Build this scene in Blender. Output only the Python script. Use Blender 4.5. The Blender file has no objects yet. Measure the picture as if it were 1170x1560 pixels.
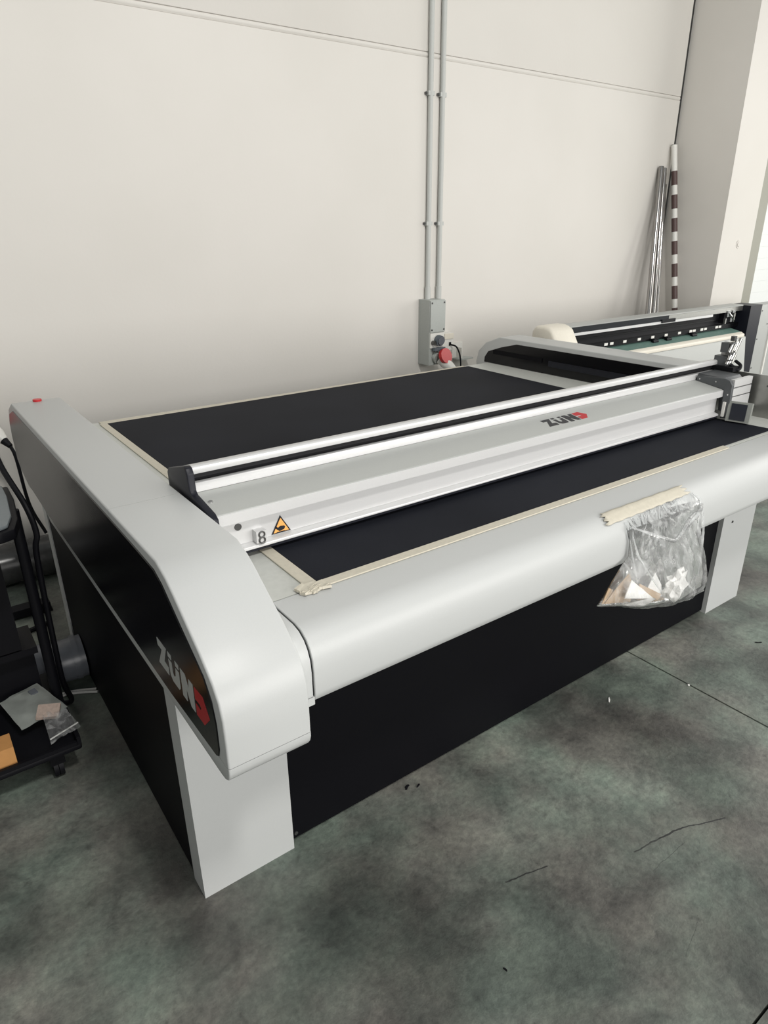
import bpy, bmesh, math, random
from mathutils import Vector, Matrix, noise

scene = bpy.context.scene
col = scene.collection
random.seed(7)

# ------------------------------------------------------------------ camera
R = [[0.8091676873446082, -0.23267094874241595, 0.5395478508609616],
     [-0.5875155737738608, -0.30702092967137146, 0.7487079532881283],
     [-0.008550107049018388, -0.9228230482357009, -0.3851292215794843]]
cam_d = bpy.data.cameras.new('camera')
cam = bpy.data.objects.new('camera', cam_d)
col.objects.link(cam)
m = Matrix.Identity(4)
for r in range(3):
    m[r][0] = R[r][0]; m[r][1] = -R[r][1]; m[r][2] = -R[r][2]
m[2][3] = 1.65
cam.matrix_world = m
cam_d.sensor_fit = 'HORIZONTAL'
cam_d.sensor_width = 36.0
cam_d.lens = 1021.7 * 36.0 / 1170.0
cam_d.clip_start = 0.02
scene.camera = cam

# ------------------------------------------------------------------ light
world = bpy.data.worlds.new('hall_daylight')
scene.world = world
world.use_nodes = True
bg = world.node_tree.nodes['Background']
bg.inputs['Color'].default_value = (0.97, 1.0, 0.98, 1)
bg.inputs['Strength'].default_value = 0.27

def area_light(name, loc, target, sx, sy, power, color):
    d = bpy.data.lights.new(name, 'AREA')
    d.shape = 'RECTANGLE'; d.size = sx; d.size_y = sy
    d.energy = power; d.color = color
    o = bpy.data.objects.new(name, d); col.objects.link(o)
    o.location = loc
    o.rotation_euler = (Vector(target) - Vector(loc)).to_track_quat('-Z', 'Y').to_euler()
    return o
area_light('roof_lamp', (0.9, -2.1, 6.0), (1.2, 1.8, 0.5), 0.55, 0.55, 150, (1.0, 0.98, 0.94))
area_light('window_band', (2.8, -4.3, 2.1), (2.4, 2.0, 0.9), 7.0, 2.6, 275, (1.0, 0.975, 0.945))
area_light('door_daylight', (8.2, 0.6, 2.2), (4.0, 1.6, 0.6), 3.0, 3.0, 90, (1.0, 0.98, 0.93))

vs = scene.view_settings
vs.view_transform = 'Standard'
vs.look = 'None'
vs.exposure = 0.34
vs.gamma = 1.0
vs.use_curve_mapping = False

# ------------------------------------------------------------------ materials
def principled(name, color, rough=0.5, metal=0.0, spec=None, alpha=None):
    mt = bpy.data.materials.new(name); mt.use_nodes = True
    b = mt.node_tree.nodes['Principled BSDF']
    b.inputs['Base Color'].default_value = (*color, 1)
    b.inputs['Roughness'].default_value = rough
    b.inputs['Metallic'].default_value = metal
    if spec is not None: b.inputs['Specular IOR Level'].default_value = spec
    return mt

def speckle(mt, scale=400.0, amount=0.06, bump=0.0, stretch=None):
    """fine paint/plastic grain: slight colour variation and relief"""
    nt = mt.node_tree; b = nt.nodes['Principled BSDF']
    tc = nt.nodes.new('ShaderNodeTexCoord')
    nz = nt.nodes.new('ShaderNodeTexNoise'); nz.inputs['Scale'].default_value = scale
    nz.inputs['Detail'].default_value = 3
    src = tc.outputs['Object']
    if stretch:
        mp = nt.nodes.new('ShaderNodeMapping'); mp.inputs['Scale'].default_value = stretch
        nt.links.new(src, mp.inputs['Vector']); src = mp.outputs['Vector']
    nt.links.new(src, nz.inputs['Vector'])
    c = b.inputs['Base Color'].default_value[:]
    mx = nt.nodes.new('ShaderNodeMix'); mx.data_type = 'RGBA'
    lo = [max(0, v * (1 - amount)) for v in c[:3]]; hi = [min(1, v * (1 + amount)) for v in c[:3]]
    mx.inputs[6].default_value = (*lo, 1); mx.inputs[7].default_value = (*hi, 1)
    nt.links.new(nz.outputs['Fac'], mx.inputs[0]); nt.links.new(mx.outputs[2], b.inputs['Base Color'])
    if bump:
        bp = nt.nodes.new('ShaderNodeBump'); bp.inputs['Strength'].default_value = bump
        bp.inputs['Distance'].default_value = 0.001
        nt.links.new(nz.outputs['Fac'], bp.inputs['Height']); nt.links.new(bp.outputs['Normal'], b.inputs['Normal'])
    return mt

M = {}
M['white'] = speckle(principled('machine_white_paint', (0.475, 0.485, 0.48), 0.42), 350, 0.03, 0.05)
M['deck'] = speckle(principled('deck_grey', (0.50, 0.51, 0.48), 0.42), 60, 0.12)
M['black'] = speckle(principled('black_panel', (0.002, 0.002, 0.0035), 0.55, 0, 0.12), 200, 0.2)
M['gloss_black'] = speckle(principled('black_inlay_gloss', (0.002, 0.002, 0.003), 0.22, 0, 0.35), 60, 0.2)
M['charcoal'] = speckle(principled('charcoal_plate', (0.008, 0.009, 0.015), 0.45, 0, 0.3), 200, 0.15)
M['alu'] = speckle(principled('anodised_aluminium', (0.62, 0.62, 0.62), 0.38, 0.25), 300, 0.03)
M['alu_grey'] = speckle(principled('anodised_aluminium_grey', (0.42, 0.43, 0.415), 0.45, 0.2), 300, 0.04)
M['steel'] = speckle(principled('brushed_steel', (0.36, 0.36, 0.34), 0.3, 0.85), 60, 0.1)
M['chrome'] = speckle(principled('bright_steel', (0.6, 0.6, 0.6), 0.15, 1.0), 60, 0.05)
M['bracket'] = speckle(principled('bracket_grey', (0.09, 0.095, 0.1), 0.5, 0.2), 200, 0.1)
M['screw'] = speckle(principled('screw_grey', (0.12, 0.12, 0.12), 0.35, 0.8), 100, 0.1)
M['tape'] = speckle(principled('masking_tape', (0.52, 0.485, 0.40), 0.6), 90, 0.12, 0.2)
M['logo_black'] = speckle(principled('print_black', (0.012, 0.012, 0.015), 0.4), 90, 0.1)
M['logo_grey'] = speckle(principled('print_silver', (0.42, 0.43, 0.42), 0.4), 90, 0.05)
M['logo_red'] = speckle(principled('print_red', (0.42, 0.012, 0.018), 0.4), 90, 0.05)
M['orange'] = speckle(principled('warning_orange', (0.85, 0.42, 0.12), 0.4), 90, 0.05)
M['red'] = speckle(principled('red_plastic', (0.5, 0.015, 0.02), 0.35), 90, 0.08)
M['grey_plastic'] = speckle(principled('grey_plastic', (0.40, 0.42, 0.40), 0.5), 90, 0.06)
M['grey_dark_plastic'] = speckle(principled('grey_blue_plastic', (0.10, 0.12, 0.14), 0.4), 90, 0.1)
M['white_plastic'] = speckle(principled('white_plastic', (0.72, 0.71, 0.67), 0.4), 90, 0.05)
M['cream'] = speckle(principled('cream_plastic', (0.70, 0.66, 0.57), 0.45), 40, 0.05)
M['teal'] = speckle(principled('teal_platen', (0.12, 0.21, 0.18), 0.5), 40, 0.3)
M['cable'] = speckle(principled('black_rubber', (0.004, 0.004, 0.006), 0.55, 0, 0.2), 200, 0.2)
M['cable_white'] = speckle(principled('white_cable', (0.5, 0.5, 0.48), 0.5), 200, 0.1)
M['brown'] = speckle(principled('brown_red_band', (0.085, 0.050, 0.046), 0.5), 90, 0.15)
M['card'] = speckle(principled('brown_cardboard', (0.42, 0.30, 0.19), 0.8), 60, 0.12)
M['paper'] = speckle(principled('white_paper', (0.78, 0.77, 0.75), 0.7), 60, 0.04)
M['orange_card'] = speckle(principled('orange_card', (0.55, 0.27, 0.09), 0.7), 60, 0.1)
M['hose'] = speckle(principled('grey_hose', (0.13, 0.14, 0.16), 0.3), 30, 0.2)
M['roll'] = speckle(principled('dark_roll', (0.05, 0.05, 0.05), 0.25), 30, 0.4)
M['tray'] = speckle(principled('tray_grey', (0.16, 0.18, 0.19), 0.45), 60, 0.1)
M['screen'] = principled('dark_screen', (0.012, 0.014, 0.022), 0.12)
speckle(M['screen'], 30, 0.1)
M['smoked'] = speckle(principled('smoked_cover', (0.02, 0.022, 0.025), 0.12), 30, 0.1)
M['conduit'] = speckle(principled('conduit_grey', (0.47, 0.48, 0.46), 0.45), 60, 0.05)
M['door_white'] = speckle(principled('door_white', (0.70, 0.72, 0.71), 0.5), 60, 0.02)
M['frame_olive'] = speckle(principled('door_frame_grey', (0.27, 0.265, 0.22), 0.5), 60, 0.05)
M['pole_steel'] = speckle(principled('polished_pole', (0.34, 0.33, 0.32), 0.16, 1.0), 60, 0.05)
M['frame_grey'] = speckle(principled('display_frame', (0.25, 0.26, 0.24), 0.45), 60, 0.05)
M['dark_gap'] = speckle(principled('dark_joint_gap', (0.03, 0.03, 0.028), 0.8), 60, 0.2)

def mat_bed():
    mt = principled('rubber_mat', (0.016, 0.017, 0.020), 0.75, 0, 0.18)
    nt = mt.node_tree; b = nt.nodes['Principled BSDF']
    tc = nt.nodes.new('ShaderNodeTexCoord')
    n1 = nt.nodes.new('ShaderNodeTexNoise'); n1.inputs['Scale'].default_value = 2.2; n1.inputs['Detail'].default_value = 6
    n2 = nt.nodes.new('ShaderNodeTexNoise'); n2.inputs['Scale'].default_value = 500
    nt.links.new(tc.outputs['Object'], n1.inputs['Vector']); nt.links.new(tc.outputs['Object'], n2.inputs['Vector'])
    r = nt.nodes.new('ShaderNodeValToRGB')
    r.color_ramp.elements[0].position = 0.3; r.color_ramp.elements[0].color = (0.0045, 0.0055, 0.0095, 1)
    r.color_ramp.elements[1].position = 0.75; r.color_ramp.elements[1].color = (0.010, 0.0115, 0.0175, 1)
    nt.links.new(n1.outputs['Fac'], r.inputs['Fac']); nt.links.new(r.outputs['Color'], b.inputs['Base Color'])
    bp = nt.nodes.new('ShaderNodeBump'); bp.inputs['Strength'].default_value = 0.25; bp.inputs['Distance'].default_value = 0.001
    nt.links.new(n2.outputs['Fac'], bp.inputs['Height']); nt.links.new(bp.outputs['Normal'], b.inputs['Normal'])
    return mt
M['mat'] = mat_bed()

def wall_mat():
    mt = principled('painted_concrete_wall', (0.72, 0.70, 0.65), 0.85)
    nt = mt.node_tree; b = nt.nodes['Principled BSDF']
    tc = nt.nodes.new('ShaderNodeTexCoord')
    n1 = nt.nodes.new('ShaderNodeTexNoise'); n1.inputs['Scale'].default_value = 0.9; n1.inputs['Detail'].default_value = 4
    n2 = nt.nodes.new('ShaderNodeTexNoise'); n2.inputs['Scale'].default_value = 55; n2.inputs['Detail'].default_value = 5
    for n in (n1, n2): nt.links.new(tc.outputs['Object'], n.inputs['Vector'])
    r = nt.nodes.new('ShaderNodeValToRGB')
    r.color_ramp.elements[0].position = 0.3; r.color_ramp.elements[0].color = (0.628, 0.604, 0.563, 1)
    r.color_ramp.elements[1].position = 0.7; r.color_ramp.elements[1].color = (0.675, 0.649, 0.611, 1)
    nt.links.new(n1.outputs['Fac'], r.inputs['Fac']); nt.links.new(r.outputs['Color'], b.inputs['Base Color'])
    bp = nt.nodes.new('ShaderNodeBump'); bp.inputs['Strength'].default_value = 0.12; bp.inputs['Distance'].default_value = 0.004
    nt.links.new(n2.outputs['Fac'], bp.inputs['Height']); nt.links.new(bp.outputs['Normal'], b.inputs['Normal'])
    return mt
M['wall'] = wall_mat()

def floor_mat():
    mt = principled('worn_concrete_floor', (0.12, 0.125, 0.115), 0.5)
    nt = mt.node_tree; b = nt.nodes['Principled BSDF']; L = nt.links
    tc = nt.nodes.new('ShaderNodeTexCoord')
    def nz(scale, detail, rough=0.55, dist=0.0):
        n = nt.nodes.new('ShaderNodeTexNoise'); n.inputs['Scale'].default_value = scale
        n.inputs['Detail'].default_value = detail; n.inputs['Roughness'].default_value = rough
        n.inputs['Distortion'].default_value = dist
        L.new(tc.outputs['Object'], n.inputs['Vector']); return n
    def ramp(n, stops):
        r = nt.nodes.new('ShaderNodeValToRGB'); e = r.color_ramp.elements
        e[0].position, e[0].color = stops[0][0], (*stops[0][1], 1)
        e[1].position, e[1].color = stops[-1][0], (*stops[-1][1], 1)
        for p, c in stops[1:-1]:
            x = e.new(p); x.color = (*c, 1)
        L.new(n.outputs['Fac'], r.inputs['Fac']); return r
    def mix(kind, fac, a, bb):
        x = nt.nodes.new('ShaderNodeMix'); x.data_type = 'RGBA'; x.blend_type = kind
        if isinstance(fac, float): x.inputs[0].default_value = fac
        else: L.new(fac, x.inputs[0])
        L.new(a, x.inputs[6])
        if isinstance(bb, tuple): x.inputs[7].default_value = (*bb, 1)
        else: L.new(bb, x.inputs[7])
        return x.outputs[2]
    big = nz(1.55, 5, 0.55, 0.35)
    base = ramp(big, [(0.34, (0.060, 0.062, 0.058)), (0.45, (0.112, 0.117, 0.108)), (0.57, (0.165, 0.177, 0.162)), (0.70, (0.235, 0.245, 0.225))]).outputs['Color']
    hue = nz(2.3, 5); hr = ramp(hue, [(0.40, (0.97, 0.90, 0.875)), (0.60, (0.90, 1.035, 0.955))]).outputs['Color']
    c = mix('MULTIPLY', 1.0, base, hr)
    mid = nz(5.2, 7, 0.62, 0.5); mr = ramp(mid, [(0.36, (0.66, 0.66, 0.67)), (0.50, (1, 1, 1)), (0.64, (1.24, 1.25, 1.22))]).outputs['Color']
    c = mix('MULTIPLY', 1.0, c, mr)
    fine = nz(48, 6, 0.7); fr = ramp(fine, [(0.36, (0.80, 0.80, 0.80)), (0.50, (1, 1, 1)), (0.64, (1.22, 1.22, 1.20))]).outputs['Color']
    c = mix('MULTIPLY', 1.0, c, fr)
    sp = nz(19, 4, 0.6, 0.2); sr = ramp(sp, [(0.61, (0, 0, 0)), (0.76, (1, 1, 1))]).outputs['Color']
    dark = nt.nodes.new('ShaderNodeRGB'); dark.outputs[0].default_value = (0.022, 0.022, 0.022, 1)
    f = nt.nodes.new('ShaderNodeMath'); f.operation = 'MULTIPLY'; f.inputs[1].default_value = 0.55
    L.new(sr, f.inputs[0])
    c = mix('MIX', f.outputs[0], c, dark.outputs[0])
    wobn = nz(9, 4, 0.6)
    wv = nt.nodes.new('ShaderNodeVectorMath'); wv.operation = 'SUBTRACT'; wv.inputs[1].default_value = (0.5, 0.5, 0.5)
    L.new(wobn.outputs['Color'], wv.inputs[0])
    wsc = nt.nodes.new('ShaderNodeVectorMath'); wsc.operation = 'SCALE'; wsc.inputs['Scale'].default_value = 0.03
    L.new(wv.outputs[0], wsc.inputs[0])
    wad = nt.nodes.new('ShaderNodeVectorMath'); wad.operation = 'ADD'
    L.new(tc.outputs['Object'], wad.inputs[0]); L.new(wsc.outputs[0], wad.inputs[1])
    # scratches: thin segments at their place on the floor (x, y in metres)
    def seg(p, q, w, strength):
        s = nt.nodes.new('ShaderNodeVectorMath'); s.operation = 'SUBTRACT'; s.inputs[1].default_value = (*p, 0)
        L.new(wad.outputs[0], s.inputs[0])
        d = Vector((q[0] - p[0], q[1] - p[1], 0)); ln = d.length; u = d / ln
        t = nt.nodes.new('ShaderNodeVectorMath'); t.operation = 'DOT_PRODUCT'; t.inputs[1].default_value = u
        n = nt.nodes.new('ShaderNodeVectorMath'); n.operation = 'DOT_PRODUCT'; n.inputs[1].default_value = (-u.y, u.x, 0)
        L.new(s.outputs[0], t.inputs[0]); L.new(s.outputs[0], n.inputs[0])
        a = nt.nodes.new('ShaderNodeMath'); a.operation = 'ABSOLUTE'; L.new(n.outputs['Value'], a.inputs[0])
        inside = nt.nodes.new('ShaderNodeMath'); inside.operation = 'COMPARE'
        inside.inputs[1].default_value = ln / 2; inside.inputs[2].default_value = ln / 2
        L.new(t.outputs['Value'], inside.inputs[0])
        lt = nt.nodes.new('ShaderNodeMath'); lt.operation = 'LESS_THAN'; lt.inputs[1].default_value = w
        L.new(a.outputs[0], lt.inputs[0])
        m1 = nt.nodes.new('ShaderNodeMath'); m1.operation = 'MULTIPLY'
        L.new(inside.outputs[0], m1.inputs[0]); L.new(lt.outputs[0], m1.inputs[1])
        m2 = nt.nodes.new('ShaderNodeMath'); m2.operation = 'MULTIPLY'; m2.inputs[1].default_value = strength
        L.new(m1.outputs[0], m2.inputs[0]); return m2.outputs[0]
    for p, q, w, st in SCRATCHES:
        c = mix('MIX', seg(p, q, w, st), c, dark.outputs[0])
    L.new(c, b.inputs['Base Color'])
    rr = nt.nodes.new('ShaderNodeMapRange'); rr.inputs['To Min'].default_value = 0.38; rr.inputs['To Max'].default_value = 0.62
    L.new(big.outputs['Fac'], rr.inputs['Value']); L.new(rr.outputs[0], b.inputs['Roughness'])
    bp = nt.nodes.new('ShaderNodeBump'); bp.inputs['Strength'].default_value = 0.55; bp.inputs['Distance'].default_value = 0.004
    L.new(fine.outputs['Fac'], bp.inputs['Height']); L.new(bp.outputs['Normal'], b.inputs['Normal'])
    return mt
SCRATCHES = []
def floor_pt(px, py):
    v = Vector(((px - 585) / 1021.7, (py - 780) / 1021.7, 1.0))
    d = [sum(R[i][k] * v[k] for k in range(3)) for i in range(3)]
    t = -1.65 / d[2]
    return (d[0] * t, d[1] * t)
for a, b_, w, s in [((966, 1298), (1005, 1278), .002, .8), ((1005, 1278), (1050, 1258), .0024, .95), ((1050, 1258), (1106, 1247), .002, .9),
                    ((768, 1343), (834, 1320), .0022, .9), ((995, 1328), (1045, 1283), .0008, .6), ((1045, 1456), (1063, 1405), .0006, .5)]:
    SCRATCHES.append((floor_pt(*a), floor_pt(*b_), w, s))
M['floor'] = floor_mat()

def film_mat(name, lo, hi):
    """thin clear film: mostly see-through, milky where creased, glossy"""
    mt = bpy.data.materials.new(name); mt.use_nodes = True
    nt = mt.node_tree; L = nt.links
    out = nt.nodes['Material Output']; nt.nodes.remove(nt.nodes['Principled BSDF'])
    df = nt.nodes.new('ShaderNodeBsdfDiffuse'); df.inputs['Color'].default_value = (0.92, 0.93, 0.93, 1)
    tl = nt.nodes.new('ShaderNodeBsdfTranslucent'); tl.inputs['Color'].default_value = (0.92, 0.93, 0.93, 1)
    ad = nt.nodes.new('ShaderNodeMixShader'); ad.inputs[0].default_value = 0.35
    L.new(df.outputs[0], ad.inputs[1]); L.new(tl.outputs[0], ad.inputs[2])
    tr = nt.nodes.new('ShaderNodeBsdfTransparent'); tr.inputs['Color'].default_value = (0.985, 0.99, 0.99, 1)
    tc = nt.nodes.new('ShaderNodeTexCoord')
    mp = nt.nodes.new('ShaderNodeMapping'); mp.inputs['Scale'].default_value = (1.0, 1.0, 0.45)
    nz = nt.nodes.new('ShaderNodeTexNoise'); nz.inputs['Scale'].default_value = 22; nz.inputs['Detail'].default_value = 5; nz.inputs['Distortion'].default_value = 1.0
    L.new(tc.outputs['Object'], mp.inputs['Vector']); L.new(mp.outputs['Vector'], nz.inputs['Vector'])
    rp = nt.nodes.new('ShaderNodeMapRange'); rp.inputs['From Min'].default_value = 0.45; rp.inputs['From Max'].default_value = 0.72
    rp.inputs['To Min'].default_value = lo; rp.inputs['To Max'].default_value = hi
    L.new(nz.outputs['Fac'], rp.inputs['Value'])
    mx = nt.nodes.new('ShaderNodeMixShader')
    L.new(rp.outputs[0], mx.inputs[0]); L.new(tr.outputs[0], mx.inputs[1]); L.new(ad.outputs[0], mx.inputs[2])
    gl = nt.nodes.new('ShaderNodeBsdfGlossy'); gl.inputs['Roughness'].default_value = 0.06
    bp = nt.nodes.new('ShaderNodeBump'); bp.inputs['Strength'].default_value = 0.5; bp.inputs['Distance'].default_value = 0.008
    L.new(nz.outputs['Fac'], bp.inputs['Height']); L.new(bp.outputs['Normal'], gl.inputs['Normal'])
    fr = nt.nodes.new('ShaderNodeFresnel'); fr.inputs['IOR'].default_value = 1.22; L.new(bp.outputs['Normal'], fr.inputs['Normal'])
    m2 = nt.nodes.new('ShaderNodeMixShader')
    L.new(fr.outputs[0], m2.inputs[0]); L.new(mx.outputs[0], m2.inputs[1]); L.new(gl.outputs[0], m2.inputs[2])
    L.new(m2.outputs[0], out.inputs['Surface'])
    return mt
M['film'] = film_mat('clear_plastic_film', 0.13, 0.48)
M['film_fold'] = film_mat('folded_plastic_film', 0.25, 0.6)

# ------------------------------------------------------------------ helpers
def new_obj(name, bm, mat, parent=None, smooth=True):
    me = bpy.data.meshes.new(name)
    bmesh.ops.recalc_face_normals(bm, faces=bm.faces[:])
    bm.to_mesh(me); bm.free()
    if smooth:
        for p in me.polygons: p.use_smooth = True
        me.set_sharp_from_angle(angle=math.radians(35))
    me.materials.append(M[mat] if isinstance(mat, str) else mat)
    o = bpy.data.objects.new(name, me); col.objects.link(o)
    if parent is not None:
        o.parent = parent
        if parent.type == 'EMPTY': o.location = -Vector(parent.location)
    return o

def thing(name, loc, label, cat, group=None):
    o = bpy.data.objects.new(name, None); col.objects.link(o)
    o.location = loc; o.empty_display_size = 0.1
    tag(o, label, cat, group); return o

def tag(o, label, cat, group=None):
    o['label'] = label; o['category'] = cat
    if group: o['group'] = group
    return o

def structure(o):
    o['kind'] = 'structure'; return o

def bevel_all(bm, w, seg=2, min_angle=20):
    if w <= 0: return
    es = [e for e in bm.edges if len(e.link_faces) == 2 and e.calc_face_angle(0) > math.radians(min_angle)]
    bmesh.ops.bevel(bm, geom=es, offset=w, segments=seg, profile=0.5, affect='EDGES', clamp_overlap=True)

def add_box(bm, x0, x1, y0, y1, z0, z1, mtx=None):
    vs_ = [bm.verts.new(p) for p in [(x0, y0, z0), (x1, y0, z0), (x1, y1, z0), (x0, y1, z0), (x0, y0, z1), (x1, y0, z1), (x1, y1, z1), (x0, y1, z1)]]
    if mtx is not None:
        for v in vs_: v.co = mtx @ v.co
    for f in ((0, 3, 2, 1), (4, 5, 6, 7), (0, 1, 5, 4), (1, 2, 6, 5), (2, 3, 7, 6), (3, 0, 4, 7)):
        bm.faces.new([vs_[i] for i in f])

def box(name, b, mat, parent=None, bev=0.0, seg=2, mtx=None):
    bm = bmesh.new(); add_box(bm, *b)
    bevel_all(bm, bev, seg)
    if mtx is not None: bm.transform(mtx)
    return new_obj(name, bm, mat, parent)

def prism_bm(pts, axis, a, b):
    """2D polygon extruded along axis; pts are the other two coords in xyz order"""
    bm = bmesh.new()
    def P(p, t):
        if axis == 0: return (t, p[0], p[1])
        if axis == 1: return (p[0], t, p[1])
        return (p[0], p[1], t)
    lo = [bm.verts.new(P(p, a)) for p in pts]; hi = [bm.verts.new(P(p, b)) for p in pts]
    n = len(pts)
    bm.faces.new(lo); bm.faces.new(hi[::-1])
    for i in range(n): bm.faces.new([lo[i], hi[i], hi[(i + 1) % n], lo[(i + 1) % n]])
    return bm

def prism(name, pts, axis, a, b, mat, parent=None, bev=0.0, seg=2, min_angle=20):
    bm = prism_bm(pts, axis, a, b)
    bmesh.ops.recalc_face_normals(bm, faces=bm.faces[:])
    bevel_all(bm, bev, seg, min_angle)
    return new_obj(name, bm, mat, parent)

def add_tube(bm, pts, r, n=12, caps=True):
    pts = [Vector(p) for p in pts]
    rs = r if isinstance(r, (list, tuple)) else [r] * len(pts)
    rings = []; ref = None
    for i, p in enumerate(pts):
        d = (pts[min(i + 1, len(pts) - 1)] - pts[max(i - 1, 0)]).normalized()
        if ref is None:
            ref = Vector((0, 0, 1)) if abs(d.z) < 0.9 else Vector((1, 0, 0))
        s = d.cross(ref).normalized(); t = s.cross(d).normalized(); ref = t
        rings.append([bm.verts.new(p + rs[i] * (math.cos(2 * math.pi * k / n) * s + math.sin(2 * math.pi * k / n) * t)) for k in range(n)])
    for i in range(len(rings) - 1):
        for k in range(n):
            bm.faces.new([rings[i][k], rings[i][(k + 1) % n], rings[i + 1][(k + 1) % n], rings[i + 1][k]])
    if caps:
        bm.faces.new(rings[0][::-1]); bm.faces.new(rings[-1])

def tube(name, pts, r, mat, parent=None, n=12):
    bm = bmesh.new(); add_tube(bm, pts, r, n); return new_obj(name, bm, mat, parent)

def spline(pts, k=8):
    """Catmull-Rom through points"""
    P = [Vector(p) for p in pts]; P = [2 * P[0] - P[1]] + P + [2 * P[-1] - P[-2]]
    out = []
    for i in range(1, len(P) - 2):
        for j in range(k):
            t = j / k
            out.append(0.5 * ((2 * P[i]) + (-P[i - 1] + P[i + 1]) * t + (2 * P[i - 1] - 5 * P[i] + 4 * P[i + 1] - P[i + 2]) * t * t + (-P[i - 1] + 3 * P[i] - 3 * P[i + 1] + P[i + 2]) * t ** 3))
    out.append(P[-2]); return out

def disc(name, c, normal, r, h, mat, parent=None, n=20, bev=0.0):
    nrm = Vector(normal).normalized()
    bm = bmesh.new(); add_tube(bm, [Vector(c), Vector(c) + nrm * h], r, n)
    if bev: bevel_all(bm, bev, 2, 60)
    return new_obj(name, bm, mat, parent)

# ------------------------------------------------------------------ setting
WY = 3.75
GROOVE_Z = 2.632
fl = structure(box('floor', (-4, 8.5, -4.5, 4.2, -0.16, -0.05), 'dark_gap'))
for x0, x1 in ((-4, 2.228), (2.236, 8.5)):
    for y0, y1 in ((-4.5, 0.284), (0.290, 4.2)):
        box('concrete_slab', (x0, x1, y0, y1, -0.05, 0.0), 'floor', fl, 0.0015, 1)
wb = structure(box('wall_back', (-4, 5.745, WY + 0.03, WY + 0.18, -0.05, 5.2), 'wall'))
def panel(z0, z1):
    bm = bmesh.new(); add_box(bm, -4, 5.752, WY, WY + 0.03, z0, z1)
    es = [e for e in bm.edges if all(v.co.y < WY + 0.01 for v in e.verts) and abs(e.verts[0].co.x - e.verts[1].co.x) > 1]
    bmesh.ops.bevel(bm, geom=es, offset=0.004, segments=2, profile=0.5, affect='EDGES')
    return new_obj('wall_panel', bm, 'wall', wb)
panel(0, GROOVE_Z - 0.002); panel(GROOVE_Z + 0.027, 5.2)
# the raised mortar bead lying in the joint between the two wall panels
prism('joint_bead', [(WY + 0.03, GROOVE_Z - 0.0015), (WY + 0.006, GROOVE_Z - 0.0005), (WY + 0.001, GROOVE_Z + 0.006), (WY - 0.001, GROOVE_Z + 0.0125), (WY + 0.001, GROOVE_Z + 0.019), (WY + 0.006, GROOVE_Z + 0.0255), (WY + 0.03, GROOVE_Z + 0.0265)], 0, -4, 5.752, 'wall', wb)
pil = structure(box('wall_pillar', (5.785, 6.30, 3.215, 4.0, 0, 5.2), 'wall', None, 0.035, 3))
box('gap_shade', (5.7525, 5.7845, WY + 0.006, 4.0, 0, 5.2), 'dark_gap', pil)  # near-black strip paints the shade in the gap beside the wall
disc('pillar_plug', (6.075, 3.217, 1.53), (0, -1, 0), 0.034, 0.006, 'wall', pil, 24, 0.002)
disc('pillar_plug_core', (6.075, 3.211, 1.53), (0, -1, 0), 0.022, 0.004, 'wall', pil, 24, 0.001)
# door beyond the pillar: frame and white slatted roller door
dr = structure(box('door_1', (6.46, 9.2, 3.30, 3.34, 0, 4.6), 'door_white'))
for i in range(46):
    box('door_slat', (6.46, 9.2, 3.287, 3.30, 0.0 + i * 0.1, 0.0995 + i * 0.1), 'door_white', dr, 0.002, 1)
box('door_frame', (6.302, 6.458, 3.222, 3.34, 0, 4.7), 'frame_olive', dr, 0.006, 1)

# ------------------------------------------------------------------ cutting machine
mc = thing('cutting_table', (1.70, 2.0, 0), 'large white and black flatbed cutting table with dark mat and gantry beam', 'machine')
PROF = [(2.86, 1.062), (1.215, 1.062), (1.165, 1.045), (1.13, 1.025), (1.02, 0.952), (0.972, 0.912), (0.952, 0.885), (0.942, 0.85), (0.94, 0.80), (0.945, 0.745)]
BACK = [(2.50, 0.708), (2.87, 0.722), (2.98, 0.75), (3.04, 0.79), (3.048, 0.90), (3.03, 0.965), (2.97, 1.02), (2.86, 1.062)]
INLAY = [(2.84, 1.038), (1.555, 1.042), (1.333, 1.040), (1.228, 1.037), (1.188, 1.022), (1.10, 0.966), (1.01, 0.911), (0.982, 0.872), (0.972, 0.825),
         (0.973, 0.768), (0.980, 0.748), (0.990, 0.742), (1.234, 0.731), (1.528, 0.731), (1.945, 0.731), (2.52, 0.728), (2.86, 0.740), (2.97, 0.768), (3.022, 0.80), (3.028, 0.90), (3.01, 0.955), (2.95, 1.005)]
def shell(name, pts, x0, x1, b, seam):
    """profile extruded along x; only the long outline edges are rounded, seam edges stay crisp"""
    bm = prism_bm(pts, 0, x0, x1)
    bmesh.ops.recalc_face_normals(bm, faces=bm.faces[:])
    es = []
    for e in bm.edges:
        p, q = e.verts[0].co, e.verts[1].co
        if abs(p.x - q.x) < 1e-5 and not seam(p, q): es.append(e)
    bmesh.ops.bevel(bm, geom=es, offset=b, segments=3, profile=0.5, affect='EDGES', clamp_overlap=True)
    return new_obj(name, bm, 'white', mc)
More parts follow.
